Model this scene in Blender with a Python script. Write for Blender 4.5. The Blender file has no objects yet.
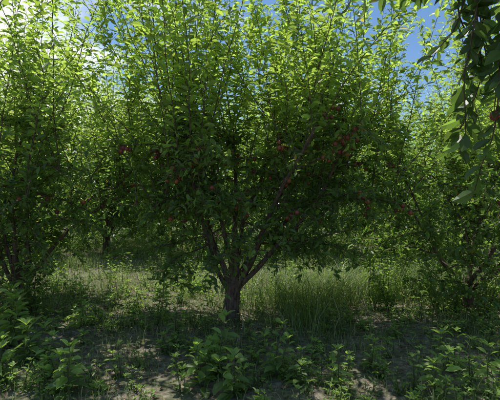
import bpy, math, numpy as np
from mathutils import Vector
TAU=2*math.pi
scene=bpy.context.scene
scene.view_settings.view_transform='Standard'
scene.view_settings.look='None'
scene.view_settings.exposure=0

# ---------------------------------------------------------------- mesh builder
class MB:
    def __init__(s): s.V=[];s.C=[];s.LI=[];s.LT=[];s.n=0
    def add(s,v,faces,col):
        v=np.asarray(v,float); k=len(v)
        col=np.asarray(col,float)
        if col.ndim==1: col=np.tile(col,(k,1))
        s.V.append(v); s.C.append(col)
        for f in faces:
            f=np.asarray(f,int)
            s.LI.append((f+s.n).ravel()); s.LT.append(np.full(len(f),f.shape[1]))
        s.n+=k
    def mesh(s,name,mat,smooth=False):
        V=np.concatenate(s.V);C=np.concatenate(s.C);LI=np.concatenate(s.LI);LT=np.concatenate(s.LT)
        me=bpy.data.meshes.new(name)
        me.vertices.add(len(V)); me.vertices.foreach_set('co',V.astype(np.float32).ravel())
        me.loops.add(len(LI)); me.loops.foreach_set('vertex_index',LI.astype(np.int32))
        me.polygons.add(len(LT))
        st=np.concatenate([[0],np.cumsum(LT)[:-1]]).astype(np.int32)
        me.polygons.foreach_set('loop_start',st)
        me.polygons.foreach_set('use_smooth',np.full(len(LT),smooth))
        me.update(calc_edges=True)
        a=me.color_attributes.new('Col','FLOAT_COLOR','POINT')
        a.data.foreach_set('color',np.concatenate([C,np.ones((len(C),1))],1).astype(np.float32).ravel())
        me.materials.append(mat)
        return me

def norm(a): return a/np.maximum(np.linalg.norm(a,axis=-1,keepdims=True),1e-9)

LEAF=np.array([[0,0,0],[-.30,.22,.07],[-.44,.50,.10],[-.28,.80,.04],[0,1,-.14],[.28,.80,.04],[.44,.50,.10],[.30,.22,.07],[0,.33,.0],[0,.68,-.03]])
LQ=np.array([[0,8,2,1],[8,9,3,2],[0,7,6,8],[8,6,5,9]]); LTt=np.array([[9,4,3],[9,5,4]])
def leaves(mb,P,D,N,L,W,col):
    P=np.asarray(P,float);n=len(P)
    if n==0: return
    D=norm(np.asarray(D,float)); N=np.asarray(N,float)
    N=norm(N-(N*D).sum(1,keepdims=True)*D); S=np.cross(D,N)
    L=np.broadcast_to(L,(n,)).astype(float);W=np.broadcast_to(W,(n,)).astype(float)
    T=LEAF
    V=(P[:,None,:]+S[:,None,:]*(T[None,:,0]*W[:,None])[:,:,None]
       +D[:,None,:]*(T[None,:,1]*L[:,None])[:,:,None]+N[:,None,:]*(T[None,:,2]*L[:,None])[:,:,None])
    k=len(T); off=(np.arange(n)*k)[:,None,None]
    q=(LQ[None]+off).reshape(-1,4); t=(LTt[None]+off).reshape(-1,3)
    mb.add(V.reshape(-1,3),[q,t],np.repeat(col,k,axis=0))

def tube(mb,P,R,sides=7,col=(.1,.08,.06),rs=None,rough=0.0):
    P=np.asarray(P,float);R=np.asarray(R,float);k=len(P)
    T=np.gradient(P,axis=0);T=norm(T)
    ref=np.array([0,0,1.]) if abs(T[:,2].mean())<.7 else np.array([1.,0,0])
    A=norm(np.cross(T,ref));B=np.cross(T,A)
    th=np.arange(sides)*TAU/sides
    rr=R[:,None]*np.ones((1,sides))
    if rough and rs is not None: rr=rr*(1+rough*rs.normal(size=(k,sides)))
    V=P[:,None,:]+rr[:,:,None]*(np.cos(th)[None,:,None]*A[:,None,:]+np.sin(th)[None,:,None]*B[:,None,:])
    i=np.arange(k-1)[:,None]*sides;j=np.arange(sides)[None,:];j2=(j+1)%sides
    q=np.stack([i+j,i+j2,i+sides+j2,i+sides+j],-1).reshape(-1,4)
    mb.add(V.reshape(-1,3),[q,np.arange(sides)[None,:]+(k-1)*sides],col)

def grow(rs,p,d,L,n,wob=.1,pull=(0,0,0)):
    pts=[np.array(p,float)];d=norm(np.array(d,float));pull=np.array(pull,float)
    for i in range(n):
        d=norm(d+rs.normal(size=3)*wob+pull/n)
        pts.append(pts[-1]+d*L/n)
    return np.array(pts)
def at(P,t):
    x=t*(len(P)-1);i=min(int(x),len(P)-2);f=x-i
    return P[i]*(1-f)+P[i+1]*f
def atv(P,t):
    x=np.asarray(t)*(len(P)-1);i=np.minimum(x.astype(int),len(P)-2);f=(x-i)[:,None]
    return P[i]*(1-f)+P[i+1]*f, norm(P[i+1]-P[i])

# ---------------------------------------------------------------- materials
def newmat(name):
    m=bpy.data.materials.new(name);m.use_nodes=True
    nt=m.node_tree;nt.nodes.clear();return m,nt,nt.nodes,nt.links
def leafmat(name,tr=(2.4,2.6,.9),mix=.5,rough=.42,spec=.45):
    m,nt,N,Lk=newmat(name)
    o=N.new('ShaderNodeOutputMaterial');a=N.new('ShaderNodeAttribute');a.attribute_name='Col'
    p=N.new('ShaderNodeBsdfPrincipled');p.inputs['Roughness'].default_value=rough
    p.inputs['Specular IOR Level'].default_value=spec
    t=N.new('ShaderNodeBsdfTranslucent');mu=N.new('ShaderNodeVectorMath');mu.operation='MULTIPLY'
    mu.inputs[1].default_value=tr
    mx=N.new('ShaderNodeMixShader');mx.inputs[0].default_value=mix
    Lk.new(a.outputs['Color'],p.inputs['Base Color']);Lk.new(a.outputs['Color'],mu.inputs[0]);Lk.new(mu.outputs[0],t.inputs['Color'])
    Lk.new(p.outputs[0],mx.inputs[1]);Lk.new(t.outputs[0],mx.inputs[2]);Lk.new(mx.outputs[0],o.inputs[0])
    return m
M_leaf=leafmat('plum_leaf',(3.2,3.1,1.6),.5,.42,.55)
M_weed=leafmat('weed_leaf',(2.6,2.7,1.2),.45,.5)
M_grass=leafmat('grass_blade',(1.9,2.0,1.1),.4,.5)
M_litter=leafmat('dry_leaf',(1.2,1.0,.8),.2,.8)
def barkmat():
    m,nt,N,Lk=newmat('plum_bark')
    o=N.new('ShaderNodeOutputMaterial');p=N.new('ShaderNodeBsdfPrincipled');p.inputs['Roughness'].default_value=.9
    tc=N.new('ShaderNodeTexCoord');mp=N.new('ShaderNodeMapping');mp.inputs['Scale'].default_value=(22,22,7)
    nz=N.new('ShaderNodeTexNoise');nz.inputs['Scale'].default_value=1.6;nz.inputs['Detail'].default_value=8;nz.inputs['Roughness'].default_value=.7
    cr=N.new('ShaderNodeValToRGB');e=cr.color_ramp.elements
    e[0].position=.35;e[0].color=(.03,.02,.014,1);e[1].position=.70;e[1].color=(.23,.165,.12,1)
    b=N.new('ShaderNodeBump');b.inputs['Strength'].default_value=1;b.inputs['Distance'].default_value=.03
    Lk.new(tc.outputs['Object'],mp.inputs[0]);Lk.new(mp.outputs[0],nz.inputs['Vector']);Lk.new(nz.outputs[0],cr.inputs[0])
    Lk.new(cr.outputs[0],p.inputs['Base Color']);Lk.new(nz.outputs[0],b.inputs['Height']);Lk.new(b.outputs[0],p.inputs['Normal'])
    Lk.new(p.outputs[0],o.inputs[0]);return m
M_bark=barkmat()
def plummat():
    m,nt,N,Lk=newmat('plum_skin')
    o=N.new('ShaderNodeOutputMaterial');p=N.new('ShaderNodeBsdfPrincipled');p.inputs['Roughness'].default_value=.45
    a=N.new('ShaderNodeAttribute');a.attribute_name='Col'
    tc=N.new('ShaderNodeTexCoord');nz=N.new('ShaderNodeTexNoise');nz.inputs['Scale'].default_value=45
    mx=N.new('ShaderNodeMix');mx.data_type='RGBA';mx.inputs[7].default_value=(.19,.095,.075,1)
    mr=N.new('ShaderNodeMapRange');mr.inputs[1].default_value=.4;mr.inputs[2].default_value=.8;mr.inputs[4].default_value=.4
    Lk.new(tc.outputs['Object'],nz.inputs['Vector']);Lk.new(nz.outputs[0],mr.inputs[0]);Lk.new(mr.outputs[0],mx.inputs[0])
    Lk.new(a.outputs['Color'],mx.inputs[6]);Lk.new(mx.outputs[2],p.inputs['Base Color']);Lk.new(p.outputs[0],o.inputs[0]);return m
M_plum=plummat()

def plum_template():
    nu,nv=12,8;V=[]
    for j in range(nv+1):
        ph=math.pi*j/nv
        for i in range(nu):
            th=TAU*i/nu
            r=math.sin(ph)*(1-.10*math.exp(-((min(th,TAU-th))/.35)**2))
            z=math.cos(ph)*1.06-.16*math.exp(-(ph/.4)**2)
            V.append((r*math.cos(th),r*math.sin(th),z))
    F=[(j*nu+i,j*nu+(i+1)%nu,(j+1)*nu+(i+1)%nu,(j+1)*nu+i) for j in range(nv) for i in range(nu)]
    return np.array(V),np.array(F)
PV,PF=plum_template()
def add_plum(fr,wd,p,r,rs,dark=False):
    th=rs.uniform(0,TAU);c,s=math.cos(th),math.sin(th)
    R=np.array([[c,-s,0],[s,c,0],[0,0,1]])
    cen=np.array(p)-np.array([0,0,r+.018])
    k=rs.uniform()
    col=np.array([.23,.042,.026])*(1-k)+np.array([.11,.022,.022])*k
    if rs.uniform()<.15 and not dark: col=np.array([.28,.085,.028])
    fr.add((PV*r)@R.T+cen,[PF],col)
    tube(wd,[p,cen+np.array([0,0,r*.85])],[.0016,.0014],3,(.06,.08,.03))

OLD=np.array([.072,.126,.036]);YNG=np.array([.190,.262,.062])
def leafcol(rs,n,y):
    y=np.clip(np.broadcast_to(y,(n,))+rs.normal(size=n)*.16,0,1)[:,None]
    c=OLD*(1-y)+YNG*y
    c=c*np.exp(rs.normal(size=(n,1))*.24)
    yl=(rs.uniform(size=n)<.003)
    c[yl]=np.array([.30,.24,.04])
    return c
def young(z): return np.clip((z-1.6)/1.6,0.06,.97)

def spurs(rs,lf,P,t0,L,step=.04,per=4,ls=.078,clear=0):
    n=max(2,int(L*(1-t0)/step));t=np.repeat(np.linspace(t0,1,n),per)
    pos,tan=atv(P,t);m=len(t)
    D=norm(rs.normal(size=(m,3))*.8+tan*.5+np.array([0,0,-.05]))
    pos=pos+norm(rs.normal(size=(m,3)))*rs.uniform(.0,.06,size=(m,1))
    Nn=rs.normal(size=(m,3))*.6+np.array([0,0,1.])
    ll=ls*rs.uniform(.6,1.35,size=m);w=ll*rs.uniform(.42,.58,size=m);c=leafcol(rs,m,young(pos[:,2]))
    if clear:
        k=~((np.hypot(pos[:,0],pos[:,1])<.30+.2*pos[:,2])&(pos[:,2]<clear))
        pos,D,Nn,ll,w,c=pos[k],D[k],Nn[k],ll[k],w[k],c[k]
    leaves(lf,pos,D,Nn,ll,w,c)
def shoot(rs,wd,lf,p,d,L,ls=.11,step=.031,wob=.085,up=.5):
    P=grow(rs,p,d,L,9,wob,(0,0,up))
    tube(wd,P,np.linspace(.0055,.0015,len(P))*(.55+.25*L),4,(.09,.08,.04))
    n=int(L/step);t=np.linspace(.04,1,n);pos,tan=atv(P,t)
    phi=rs.uniform(0,TAU)+np.arange(n)*2.4+rs.normal(size=n)*.4
    out=np.stack([np.cos(phi),np.sin(phi),np.zeros(n)],1)
    el=rs.uniform(-.35,.85,size=n)+t*.25
    D=out+tan*el[:,None]
    Nn=np.array([0,0,1.])-out*.3+rs.normal(size=(n,3))*.5
    ll=ls*rs.uniform(.55,1.2,size=n)*np.where(t>.93,.6,1)
    leaves(lf,pos+out*.012,D,Nn,ll,ll*rs.uniform(.42,.56,size=n),leafcol(rs,n,young(pos[:,2])))
    return P

def gen_tree(seed,scaf=None,H=4.6,nsh=130,nlat=10,fruit=32,trunk=.5,tr=.12,lean=(0,0),clear=1.1,suckers=0,front=False):
    rs=np.random.RandomState(seed)
    wd,lf,fr=MB(),MB(),MB()
    tp=np.array([[0,0,-.1],[0,0,0],[lean[0]*.3,lean[1]*.3,trunk*.35],[lean[0]*.7,lean[1]*.7,trunk*.7],[lean[0],lean[1],trunk],[lean[0]*1.1,lean[1]*1.1,trunk+.12]])
    tube(wd,tp,np.array([1.5,1.22,1.0,.95,1.0,.5])*tr,14,rs=rs,rough=.06)
    if scaf is None:
        k=rs.randint(7,9);a0=rs.uniform(0,TAU)
        scaf=[(a0+i*TAU/k+rs.normal()*.2,rs.uniform(.35,.8),rs.uniform(1.9,2.4)) for i in range(k)]
    lats=[];scs=[]
    for (az,tilt,L) in scaf:
        d=np.array([math.cos(az)*math.sin(tilt),math.sin(az)*math.sin(tilt),math.cos(tilt)])
        st=np.array([lean[0],lean[1],trunk])+np.array([math.cos(az),math.sin(az),0])*tr*.4-np.array([0,0,rs.uniform(.0,.14)])
        P=grow(rs,st,d,L,12,.12,(0,0,.45))
        r0=rs.uniform(.024,.048)*tr/.1
        tube(wd,P,np.linspace(r0,r0*.3,len(P)),9,rs=rs,rough=.06);scs.append((P,az,L))
        for j in range(nlat):
            t=.25+.75*(j+rs.uniform())/nlat
            a=az+rs.normal()*1.2
            el=rs.uniform(-.2,.8)
            ll=rs.uniform(.55,1.25)*(1.05-.2*t)
            dd=np.array([math.cos(a),math.sin(a),el])
            Q=grow(rs,at(P,t),dd,ll,7,.15,(0,0,rs.uniform(-1.1,.2)))
            Q[:,2]=np.maximum(Q[:,2],.45)
            tube(wd,Q,np.linspace(.012,.004,len(Q)),5)
            spurs(rs,lf,Q,.15,ll,.056,4,clear=clear)
            lats.append((Q,ll))
            for m in range(5):
                tt=rs.uniform(.2,.98);l2=rs.uniform(.25,.6)
                d2=norm(rs.normal(size=3)*np.array([1,1,.6])+np.array([0,0,-.05]))
                Q2=grow(rs,at(Q,tt),d2,l2,5,.14,(0,0,-.5));Q2[:,2]=np.maximum(Q2[:,2],.35)
                tube(wd,Q2,np.linspace(.005,.002,len(Q2)),4)
                spurs(rs,lf,Q2,.1,l2,.064,4,clear=clear)
    for i in range(nsh):
        if rs.uniform()<.65:
            Q,ll=lats[rs.randint(len(lats))];p=at(Q,rs.uniform(.1,1))
        else:
            P,az,L=scs[rs.randint(len(scs))];p=at(P,rs.uniform(.6,1))
        if p[2]<1.4: continue
        rr=math.hypot(p[0],p[1])
        Hs=H*rs.uniform(.62,1.03)-.25*rr
        L=min(Hs-p[2],3.0)
        if L<.4: continue
        o=np.array([p[0],p[1],0])/max(rr,.3)*.12
        P=shoot(rs,wd,lf,p,np.array([rs.normal()*.3,rs.normal()*.3,1.])+o,L)
        for m in range(rs.randint(2,6)):
            t=rs.uniform(.08,.85);a=rs.uniform(0,TAU);e=rs.uniform(.1,1.1)
            shoot(rs,wd,lf,at(P,t),(math.cos(a),math.sin(a),e),min(L*.38,.65)*rs.uniform(.5,1.1),.095,.034,.1,.4)
    for i in range(suckers):
        a=rs.uniform(0,TAU);r=rs.uniform(.05,.5)
        shoot(rs,wd,lf,np.array([math.cos(a)*r,math.sin(a)*r,-.02]),(math.cos(a)*.3,math.sin(a)*.3,1),rs.uniform(.5,1.4),.09,.032,.08,.2)
    i=0
    while i<fruit:
        Q,ll=lats[rs.randint(len(lats))];p=at(Q,rs.uniform(.2,.98))
        if p[2]<1.3: continue
        if front:
            if p[1]>-.2 and rs.uniform()<.6: continue
            if p[0]<0 and rs.uniform()<.5: continue
            if p[2]<2.0 and rs.uniform()<.6: continue
        i+=1
        for m in range(rs.choice([1,1,2,2,3])):
            add_plum(fr,wd,p+rs.normal(size=3)*np.array([.05,.05,.045]),rs.uniform(.023,.031),rs)
    return wd.mesh('plum_tree_wood',M_bark,True),lf.mesh('plum_tree_foliage',M_leaf),fr.mesh('plum_tree_plums',M_plum,True)

def gz(x,y):
    x=np.asarray(x,float);y=np.asarray(y,float)
    return .035*np.sin(x*.9+1)*np.cos(y*.7)+.02*np.sin(x*2.3+y*1.7)+.012*np.sin(x*5.1-y*4.3)

def obj(name,me,parent=None,loc=None,rot=0,sc=1):
    o=bpy.data.objects.new(name,me);scene.collection.objects.link(o)
    if parent: o.parent=parent
    if loc is not None: o.location=loc;o.rotation_euler=(0,0,rot);o.scale=(sc,)*3
    return o
def place(tm,x,y,rot=0,sc=1):
    o=obj('plum_tree',tm[0],None,(x,y,float(gz(x,y))),rot,sc)
    obj('foliage',tm[1],o);obj('plums',tm[2],o);return o

cs=[(3.05,.60,2.1),(2.6,.38,2.2),(3.6,.42,2.0),(4.2,.22,2.1),(1.5,.40,2.1),(5.0,.12,2.2),(.1,.52,2.4),(5.7,.36,2.4),(.8,.44,2.3),(6.1,.70,2.3)]
T0=gen_tree(19,cs,H=5.45,nsh=160,nlat=8,fruit=105,trunk=.47,tr=.10,lean=(.04,0),clear=1.35,front=True)
T1=gen_tree(23,None,H=5.1,nsh=138,nlat=9,tr=.08,trunk=.4,clear=.6,suckers=34)
T2=gen_tree(37,None,H=4.85,nsh=128,nlat=9,tr=.08,trunk=.35,clear=.6,suckers=24)
place(T0,-.25,5.0)
place(T1,-3.0,5.1,.6,1.0)
place(T2,3.05,5.4,2.9,1.0)
rs=np.random.RandomState(5)
place(T2,-5.8,5.2,1,1);place(T1,5.9,5.6,3,1)
for x in (-7.2,-4.3,-1.5,1.3,3.9,6.7): place([T1,T2,T0][rs.randint(3)],x+rs.normal()*.12,11.2+rs.normal()*.2,rs.uniform(0,TAU),rs.uniform(1.05,1.15))

def distant():
    rs=np.random.RandomState(77);mb=MB()
    for yy in (15.2,18,22,27,34):
        for i in range(-11,12):
            cx=i*2.4*yy/20+rs.normal()*.3
            if abs(cx)>yy*.85+2: continue
            k=42;c=np.stack([cx+rs.normal(size=k)*.7,yy+rs.normal(size=k)*.6,rs.uniform(.2,1,k)**1.0*5.2],1)
            c[:k//3,2]=rs.uniform(.2,2,k//3)
            c[:,2]-=.4*np.abs(c[:,0]-cx)
            m=60;P=np.repeat(c,m,0)+rs.normal(size=(k*m,3))*np.array([.22,.22,.36]);P[:,2]=np.maximum(P[:,2],.05)
            n=len(P);ll=rs.uniform(.09,.17,n)
            leaves(mb,P,rs.normal(size=(n,3)),rs.normal(size=(n,3))*.6+np.array([0,0,1]),ll,ll*.55,leafcol(rs,n,young(P[:,2])))
    obj('distant_trees',mb.mesh('distant_trees',M_leaf))
distant()

# ---------------------------------------------------------------- tree beside the camera, its limb overhanging top right
def near_tree():
    rs=np.random.RandomState(3);wd,lf,fr=MB(),MB(),MB()
    B=np.array([2.8,.9,0])
    tube(wd,B+np.array([[0,0,-.1],[0,0,.0],[.01,0,.3],[.0,.02,.65]]),[.15,.12,.10,.09],12,rs=rs,rough=.05)
    for k in range(6):
        az=k*TAU/6+.4;P=grow(rs,B+np.array([0,0,.55]),(math.cos(az)*.5,math.sin(az)*.5,.9),2.0,10,.07,(0,0,.4))
        tube(wd,P,np.linspace(.05,.02,len(P)),8,rs=rs,rough=.05)
        for j in range(10):
            t=rs.uniform(.4,1);p=at(P,t);a=rs.uniform(0,TAU);Q=grow(rs,p,(math.cos(a),math.sin(a),.3),.7,6,.12,(0,0,-.4))
            if Q[:,0].min()<1.6: continue
            tube(wd,Q,np.linspace(.012,.004,len(Q)),5);spurs(rs,lf,Q,.1,.7,.045,5)
        for j in range(12):
            p=at(P,rs.uniform(.5,1))+rs.normal(size=3)*np.array([.2,.2,.05])
            if p[0]<1.7: continue
            shoot(rs,wd,lf,p,(rs.normal()*.1,rs.normal()*.1,1),rs.uniform(1,1.9))
    P=np.array([[2.75,.95,1.1],[2.3,1.2,1.8],[1.85,1.35,2.25],[1.45,1.45,2.5],[1.14,1.52,2.55],[.90,1.56,2.48],[.76,1.58,2.42]])
    tube(wd,P,np.linspace(.035,.006,len(P)),7)
    def droop(p,d,L,step=.024,ls=.095):
        Q=grow(rs,p,d,L,9,.16,(0,0,-.6));tube(wd,Q,np.linspace(.005,.0018,len(Q)),5)
        n=int(L/step);t=np.linspace(.08,1,n);pos,tan=atv(Q,t)
        phi=np.arange(n)*2.4;D=norm(np.stack([np.cos(phi),np.sin(phi)*.8,-.3*np.ones(n)],1)+tan*.5+rs.normal(size=(n,3))*.5)
        Nn=np.array([0,-.3,.7])+rs.normal(size=(n,3))*.8
        ll=ls*rs.uniform(.55,1.15,size=n);leaves(lf,pos,D,Nn,ll,ll*rs.uniform(.45,.6,size=n),leafcol(rs,n,.0)*.75);return Q  # leaf colour darkened to paint in the overhanging limb's shaded silhouette
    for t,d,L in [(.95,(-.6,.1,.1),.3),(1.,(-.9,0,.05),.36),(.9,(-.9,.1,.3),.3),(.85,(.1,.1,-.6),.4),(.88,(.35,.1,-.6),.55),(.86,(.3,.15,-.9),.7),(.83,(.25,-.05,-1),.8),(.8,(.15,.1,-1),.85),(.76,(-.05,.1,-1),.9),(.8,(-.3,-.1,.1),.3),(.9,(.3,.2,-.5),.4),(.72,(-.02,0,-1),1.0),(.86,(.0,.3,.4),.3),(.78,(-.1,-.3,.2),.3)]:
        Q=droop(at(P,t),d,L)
    add_plum(fr,wd,np.array([1.0,1.57,1.90]),.020,rs,True)
    tube(wd,[[1.0,1.57,1.90],[1.02,1.56,2.1],[1.08,1.53,2.53]],[.002,.003,.005],5)
    o=obj('plum_tree',wd.mesh('plum_tree_wood',M_bark,True));obj('foliage',lf.mesh('near_foliage',M_leaf),o);obj('plums',fr.mesh('near_plums',M_plum,True),o)
near_tree()

# ---------------------------------------------------------------- ground
def ground():
    u=np.linspace(-1,1,261);c=np.sinh(u*6.2)/np.sinh(6.2)*300
    X,Y=np.meshgrid(c,c+6.0);Z=gz(X,Y)*np.exp(-((X**2+(Y-6)**2)/60**2))
    rs=np.random.RandomState(1);Z=Z+rs.normal(size=Z.shape)*.006
    V=np.stack([X,Y,Z],-1).reshape(-1,3);n=len(u)
    i=np.arange(n-1)[:,None]*n;j=np.arange(n-1)[None,:]
    F=np.stack([i+j,i+j+1,i+n+j+1,i+n+j],-1).reshape(-1,4)
    m,nt,N,Lk=newmat('orchard_soil')
    o=N.new('ShaderNodeOutputMaterial');p=N.new('ShaderNodeBsdfPrincipled');p.inputs['Roughness'].default_value=.95;p.inputs['Specular IOR Level'].default_value=.15
    tc=N.new('ShaderNodeTexCoord')
    def noise(s,d=6,r=.6):
        z=N.new('ShaderNodeTexNoise');z.inputs['Scale'].default_value=s;z.inputs['Detail'].default_value=d;z.inputs['Roughness'].default_value=r
        Lk.new(tc.outputs['Object'],z.inputs['Vector']);return z
    b=noise(16,8,.7);g=noise(2.7)
    cr=N.new('ShaderNodeValToRGB');e=cr.color_ramp.elements
    e[0].position=.35;e[0].color=(.07,.056,.040,1);e[1].position=.7;e[1].color=(.45,.41,.31,1);x=e.new(.5);x.color=(.21,.18,.13,1)
    Lk.new(b.outputs[0],cr.inputs[0])
    mx=N.new('ShaderNodeMix');mx.data_type='RGBA';mx.inputs[7].default_value=(.10,.135,.05,1)
    mr=N.new('ShaderNodeMapRange');mr.inputs[1].default_value=.42;mr.inputs[2].default_value=.58;mr.inputs[4].default_value=.55
    Lk.new(g.outputs[0],mr.inputs[0]);Lk.new(mr.outputs[0],mx.inputs[0]);Lk.new(cr.outputs[0],mx.inputs[6])
    bp=N.new('ShaderNodeBump');bp.inputs['Strength'].default_value=1;bp.inputs['Distance'].default_value=.03
    Lk.new(b.outputs[0],bp.inputs['Height']);Lk.new(bp.outputs[0],p.inputs['Normal'])
    Lk.new(mx.outputs[2],p.inputs['Base Color']);Lk.new(p.outputs[0],o.inputs[0])
    mb=MB();mb.add(V,[F],(.1,.1,.1));obj('ground',mb.mesh('ground',m,True))
ground()

# ---------------------------------------------------------------- grass
def blades(mb,x,y,h,w,col,rs,arch=.5):
    n=len(x);az=rs.uniform(0,TAU,n);a=arch*rs.uniform(.3,1.4,n)*h
    dx,dy=np.cos(az),np.sin(az);sx,sy=-dy,dx
    V=np.zeros((n,7,3));z0=gz(x,y)-.005
    for k,(t,ww) in enumerate([(0,1),(.4,.9),(.75,.6)]):
        bx=x+dx*a*t*t;by=y+dy*a*t*t;bz=z0+h*(t-.25*arch*t*t)
        for s,q in ((-1,0),(1,1)):
            V[:,2*k+q,0]=bx+s*sx*w*ww/2;V[:,2*k+q,1]=by+s*sy*w*ww/2;V[:,2*k+q,2]=bz
    V[:,6,0]=x+dx*a*1.1;V[:,6,1]=y+dy*a*1.1;V[:,6,2]=z0+h*(1-.35*arch)
    off=(np.arange(n)*7)[:,None,None]
    q=(np.array([[0,1,3,2],[2,3,5,4]])[None]+off).reshape(-1,4);t=(np.array([[4,5,6]])[None]+off).reshape(-1,3)
    mb.add(V.reshape(-1,3),[q,t],np.repeat(col,7,axis=0))
def gcol(rs,n,dry=.2):
    k=rs.uniform(size=(n,1));c=np.array([.085,.135,.035])*(1-k)+np.array([.19,.27,.08])*k
    d=rs.uniform(size=n)<dry;c[d]=np.array([.44,.41,.26])*rs.uniform(.6,1.1,size=(d.sum(),1));return c
def pn(x,y,s,o): return np.sin(x*s+o+1.7*np.sin(y*s*.7+o))*np.cos(y*s*1.1+o*2+1.3*np.sin(x*s*.6))
rs=np.random.RandomState(9);mb=MB()
N=220000;x=rs.uniform(-9,9,N);y=2.2+rs.uniform(size=N)**1.3*13
keep=np.abs(x)<y*.75+.6
dens=.42+.35*pn(x,y,1.9,.3)+.3*pn(x,y,4.7,2)+.25*np.exp(-((y-7.4)/1.5)**2)-.15*(y<3.9)
dens=dens+.35*np.clip((x-.5)/2,0,1)*np.exp(-((y-6.5)/1.4)**2)
keep&=rs.uniform(size=N)<np.clip(dens,.06,1)
x,y=x[keep],y[keep];n=len(x)
h=rs.uniform(.04,.16,n)*(1+.7*np.exp(-((y-7.4)/1.4)**2)*(x>-.5)+(y>8.5)*1.2)*(.75+.5*(pn(x,y,2.2,5)>0))
blades(mb,x,y,h,rs.uniform(.003,.007,n),gcol(rs,n,.2),rs)
for cx,cy,k,hh in [(.85,5.5,420,.85),(1.2,5.8,420,.85),(.5,5.9,260,.8),(1.7,6.2,380,.75),(2.3,6.2,260,.65),(-.9,6.6,120,.4),(3.2,6.8,300,.7),(-3,6.5,150,.5),(.8,4.8,220,.6),(4.2,6.4,300,.7)]:
    xx=cx+rs.normal(size=k)*.28;yy=cy+rs.normal(size=k)*.24
    blades(mb,xx,yy,hh*rs.uniform(.4,1.1,k),rs.uniform(.004,.011,k),gcol(rs,k,.12),rs,.95)
obj('grass',mb.mesh('grass',M_grass))

mb=MB();N=9000;x=rs.uniform(-5,5,N);y=rs.uniform(2.3,8,N)
P=np.stack([x,y,gz(x,y)+.008+rs.uniform(0,.012,N)],1);az=rs.uniform(0,TAU,N)
D=np.stack([np.cos(az),np.sin(az),rs.normal(size=N)*.15],1);Nn=rs.normal(size=(N,3))*.35+np.array([0,0,1])
k=rs.uniform(size=(N,1));c=np.array([.08,.05,.03])*(1-k)+np.array([.38,.31,.20])*k
ll=rs.uniform(.025,.07,N);leaves(mb,P,D,Nn,ll,ll*rs.uniform(.12,.45,N),c);obj('leaf_litter',mb.mesh('leaf_litter',M_litter))

# ---------------------------------------------------------------- broadleaf weeds
WO=np.array([.085,.142,.044]);WY=np.array([.22,.31,.09])
def weed(mb,rs,x,y,h,ls=.09,stems=3,wr=.5,bright=.5,node=.055,spread=.25):
    z=float(gz(x,y))
    for s in range(stems):
        a=rs.uniform(0,TAU);hh=h*(1 if s==0 else rs.uniform(.45,.95));sp=spread*(.3 if s==0 else 1)
        P=grow(rs,(x+rs.normal()*.02,y+rs.normal()*.02,z-.02),(math.cos(a)*sp,math.sin(a)*sp,1),hh,8,.06,(0,0,.3))
        tube(mb,P,np.linspace(.005,.002,len(P)),5,(.09,.12,.05))
        n=max(3,int(hh/node));t=np.linspace(.15,1,n)
        t=np.repeat(t,2);pos,tan=atv(P,t);m=len(t)
        phi=rs.uniform(0,TAU)+np.repeat(np.arange(n),2)*1.57+np.tile([0,math.pi],n)+rs.normal(size=m)*.35
        out=np.stack([np.cos(phi),np.sin(phi),np.zeros(m)],1)
        D=out+np.array([0,0,1.])*(rs.uniform(-.4,.5,size=m)+.5*(t>.85))[:,None]
        Nn=np.array([0,0,1.])-out*.2+rs.normal(size=(m,3))*.35
        ll=ls*rs.uniform(.6,1.25,m)*(1.1-.5*t);pos=pos+out*.012
        b=np.clip(bright*.5+t*.5+rs.normal(size=m)*.12,0,1)[:,None];c=(WO*(1-b)+WY*b)*np.exp(rs.normal(size=(m,1))*.18)
        leaves(mb,pos,D,Nn,ll,ll*wr*rs.uniform(.8,1.15,m),c)
        k=5;phi=rs.uniform(0,TAU,k);out=np.stack([np.cos(phi),np.sin(phi),np.full(k,1.)],1)
        leaves(mb,np.tile(P[-1],(k,1)),out,np.array([0,0,1.])-out*.3+rs.normal(size=(k,3))*.1,ls*.5,ls*.5*wr,np.tile(WY,(k,1)))
def W(px,d,*a,**k):
    x=(px-250)/385*d;mb=MB();weed(mb,rs,x,d,*a,**k);obj('weed_plant',mb.mesh('weed_plant',M_weed))
rs=np.random.RandomState(21)
W(66,3.0,.44,.14,3,.6,.9);W(50,3.3,.36,.12,3,.55,.7);W(84,4.6,.5,.19,2,.32,1.,.06);W(215,3.5,.52,.16,4,.6,.4);W(232,3.1,.36,.15,3,.6,.4)
W(200,3.2,.36,.13,3,.6,.4);W(278,3.4,.50,.14,4,.55,.4);W(300,3.2,.30,.11,3,.55,.4);W(180,3.1,.3,.1,3,.5,.3)
W(338,3.2,.36,.10,3,.5,.8);W(370,3.5,.58,.09,4,.4,.8,.045);W(412,3.15,.34,.09,3,.45,.6);W(435,3.05,.48,.13,3,.5,.9);W(470,3.1,.42,.10,4,.45,.8);W(492,3.0,.42,.12,3,.5,.9);W(452,3.5,.4,.10,4,.5,.8)
W(388,5.5,1.05,.12,9,.3,.9,.045,.3);W(372,5.6,.8,.11,7,.3,.8,.045,.35);W(160,4.8,.7,.13,5,.35,.5);W(178,4.5,.45,.11,4,.35,.5);W(120,3.4,.3,.10,3,.45,.3)
W(12,3.9,.60,.22,5,.4,.2);W(30,3.6,.40,.18,4,.4,.2);W(2,3.2,.36,.16,4,.4,.2);W(455,5.2,.8,.10,7,.3,.7);W(420,5.0,.5,.09,5,.35,.5);W(340,4.6,.45,.08,5,.4,.4)
W(485,5.0,.7,.09,7,.3,.7);W(45,4.9,.6,.10,6,.35,.5);W(20,4.8,.7,.11,6,.35,.5)
mb=MB()
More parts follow.
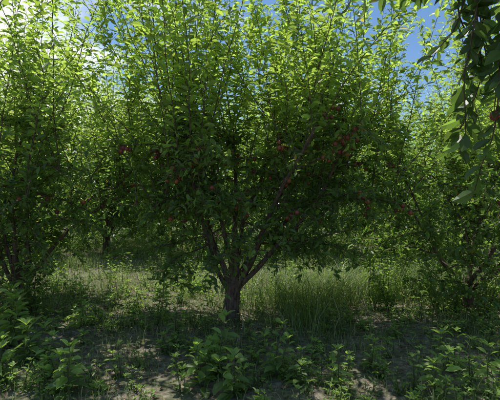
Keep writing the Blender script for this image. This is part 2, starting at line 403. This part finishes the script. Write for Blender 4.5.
for i in range(1400):
    d=2.8+rs.uniform()**1.1*6.5;x=rs.uniform(-.72,.72)*d
    if rs.uniform()>.55+.5*float(pn(x,d,1.5,1)): continue
    if 3.7<d<4.6 and -2.6<x<-1.1 and rs.uniform()<.75: continue
    weed(mb,rs,x,d,rs.uniform(.05,.26)*(1.8 if d>5.6 else 1),rs.uniform(.035,.09),rs.randint(2,6),rs.uniform(.3,.6),rs.uniform(.1,.8),.035,.6)
for i in range(200):
    d=rs.uniform(9.4,15);x=rs.uniform(-.75,.75)*d
    weed(mb,rs,x,d,rs.uniform(.4,1.0),rs.uniform(.08,.14),5,.5,.5,.07,.4)
obj('weeds',mb.mesh('weeds',M_weed))

# ---------------------------------------------------------------- light, sky, camera
az=math.radians(-42);el=math.radians(69)
S=Vector((math.sin(az)*math.cos(el),math.cos(az)*math.cos(el),math.sin(el)))
l=bpy.data.lights.new('sun','SUN');l.energy=5.0;l.angle=math.radians(.5);l.color=(1,.97,.91)
lo=bpy.data.objects.new('sun',l);scene.collection.objects.link(lo);lo.rotation_euler=S.to_track_quat('Z','Y').to_euler();lo.location=S*40
w=bpy.data.worlds.new('World');scene.world=w;w.use_nodes=True;nt=w.node_tree;nt.nodes.clear();N=nt.nodes;Lk=nt.links
o=N.new('ShaderNodeOutputWorld');b=N.new('ShaderNodeBackground');b.inputs[1].default_value=.15
s=N.new('ShaderNodeTexSky');s.sky_type='NISHITA';s.sun_disc=False;s.sun_elevation=el;s.sun_rotation=az;s.air_density=1.0;s.dust_density=.3;s.ozone_density=2.5
hs=N.new('ShaderNodeHueSaturation');hs.inputs['Saturation'].default_value=1.12;hs.inputs['Value'].default_value=1
tc=N.new('ShaderNodeTexCoord');mp=N.new('ShaderNodeMapping');mp.inputs['Scale'].default_value=(1,1,2.2);mp.inputs['Location'].default_value=(1.25,.2,0)
nz=N.new('ShaderNodeTexNoise');nz.inputs['Scale'].default_value=2.6;nz.inputs['Detail'].default_value=7;nz.inputs['Roughness'].default_value=.55
dt=N.new('ShaderNodeVectorMath');dt.operation='DOT_PRODUCT';dt.inputs[1].default_value=(-.49,.80,.35)
m2=N.new('ShaderNodeMapRange');m2.inputs[1].default_value=.89;m2.inputs[2].default_value=.99;m2.inputs[4].default_value=.2
ad=N.new('ShaderNodeMath');ad.operation='ADD'
mr=N.new('ShaderNodeMapRange');mr.inputs[1].default_value=.55;mr.inputs[2].default_value=.67
mx=N.new('ShaderNodeMix');mx.data_type='RGBA';mx.inputs[7].default_value=(8,8.3,8.7,1)
Lk.new(tc.outputs['Generated'],mp.inputs[0]);Lk.new(mp.outputs[0],nz.inputs['Vector']);Lk.new(tc.outputs['Generated'],dt.inputs[0]);Lk.new(dt.outputs['Value'],m2.inputs[0])
Lk.new(nz.outputs[0],ad.inputs[0]);Lk.new(m2.outputs[0],ad.inputs[1]);Lk.new(ad.outputs[0],mr.inputs[0]);Lk.new(mr.outputs[0],mx.inputs[0])
Lk.new(s.outputs[0],hs.inputs['Color']);Lk.new(hs.outputs[0],mx.inputs[6]);Lk.new(mx.outputs[2],b.inputs[0]);Lk.new(b.outputs[0],o.inputs[0])
c=bpy.data.cameras.new('camera');co=bpy.data.objects.new('camera',c);scene.collection.objects.link(co)
c.sensor_width=36;c.lens=36*385/500;c.clip_end=1000;c.clip_start=.05
co.location=(0,0,1.5);co.rotation_euler=(math.radians(90.6),0,0);scene.camera=co
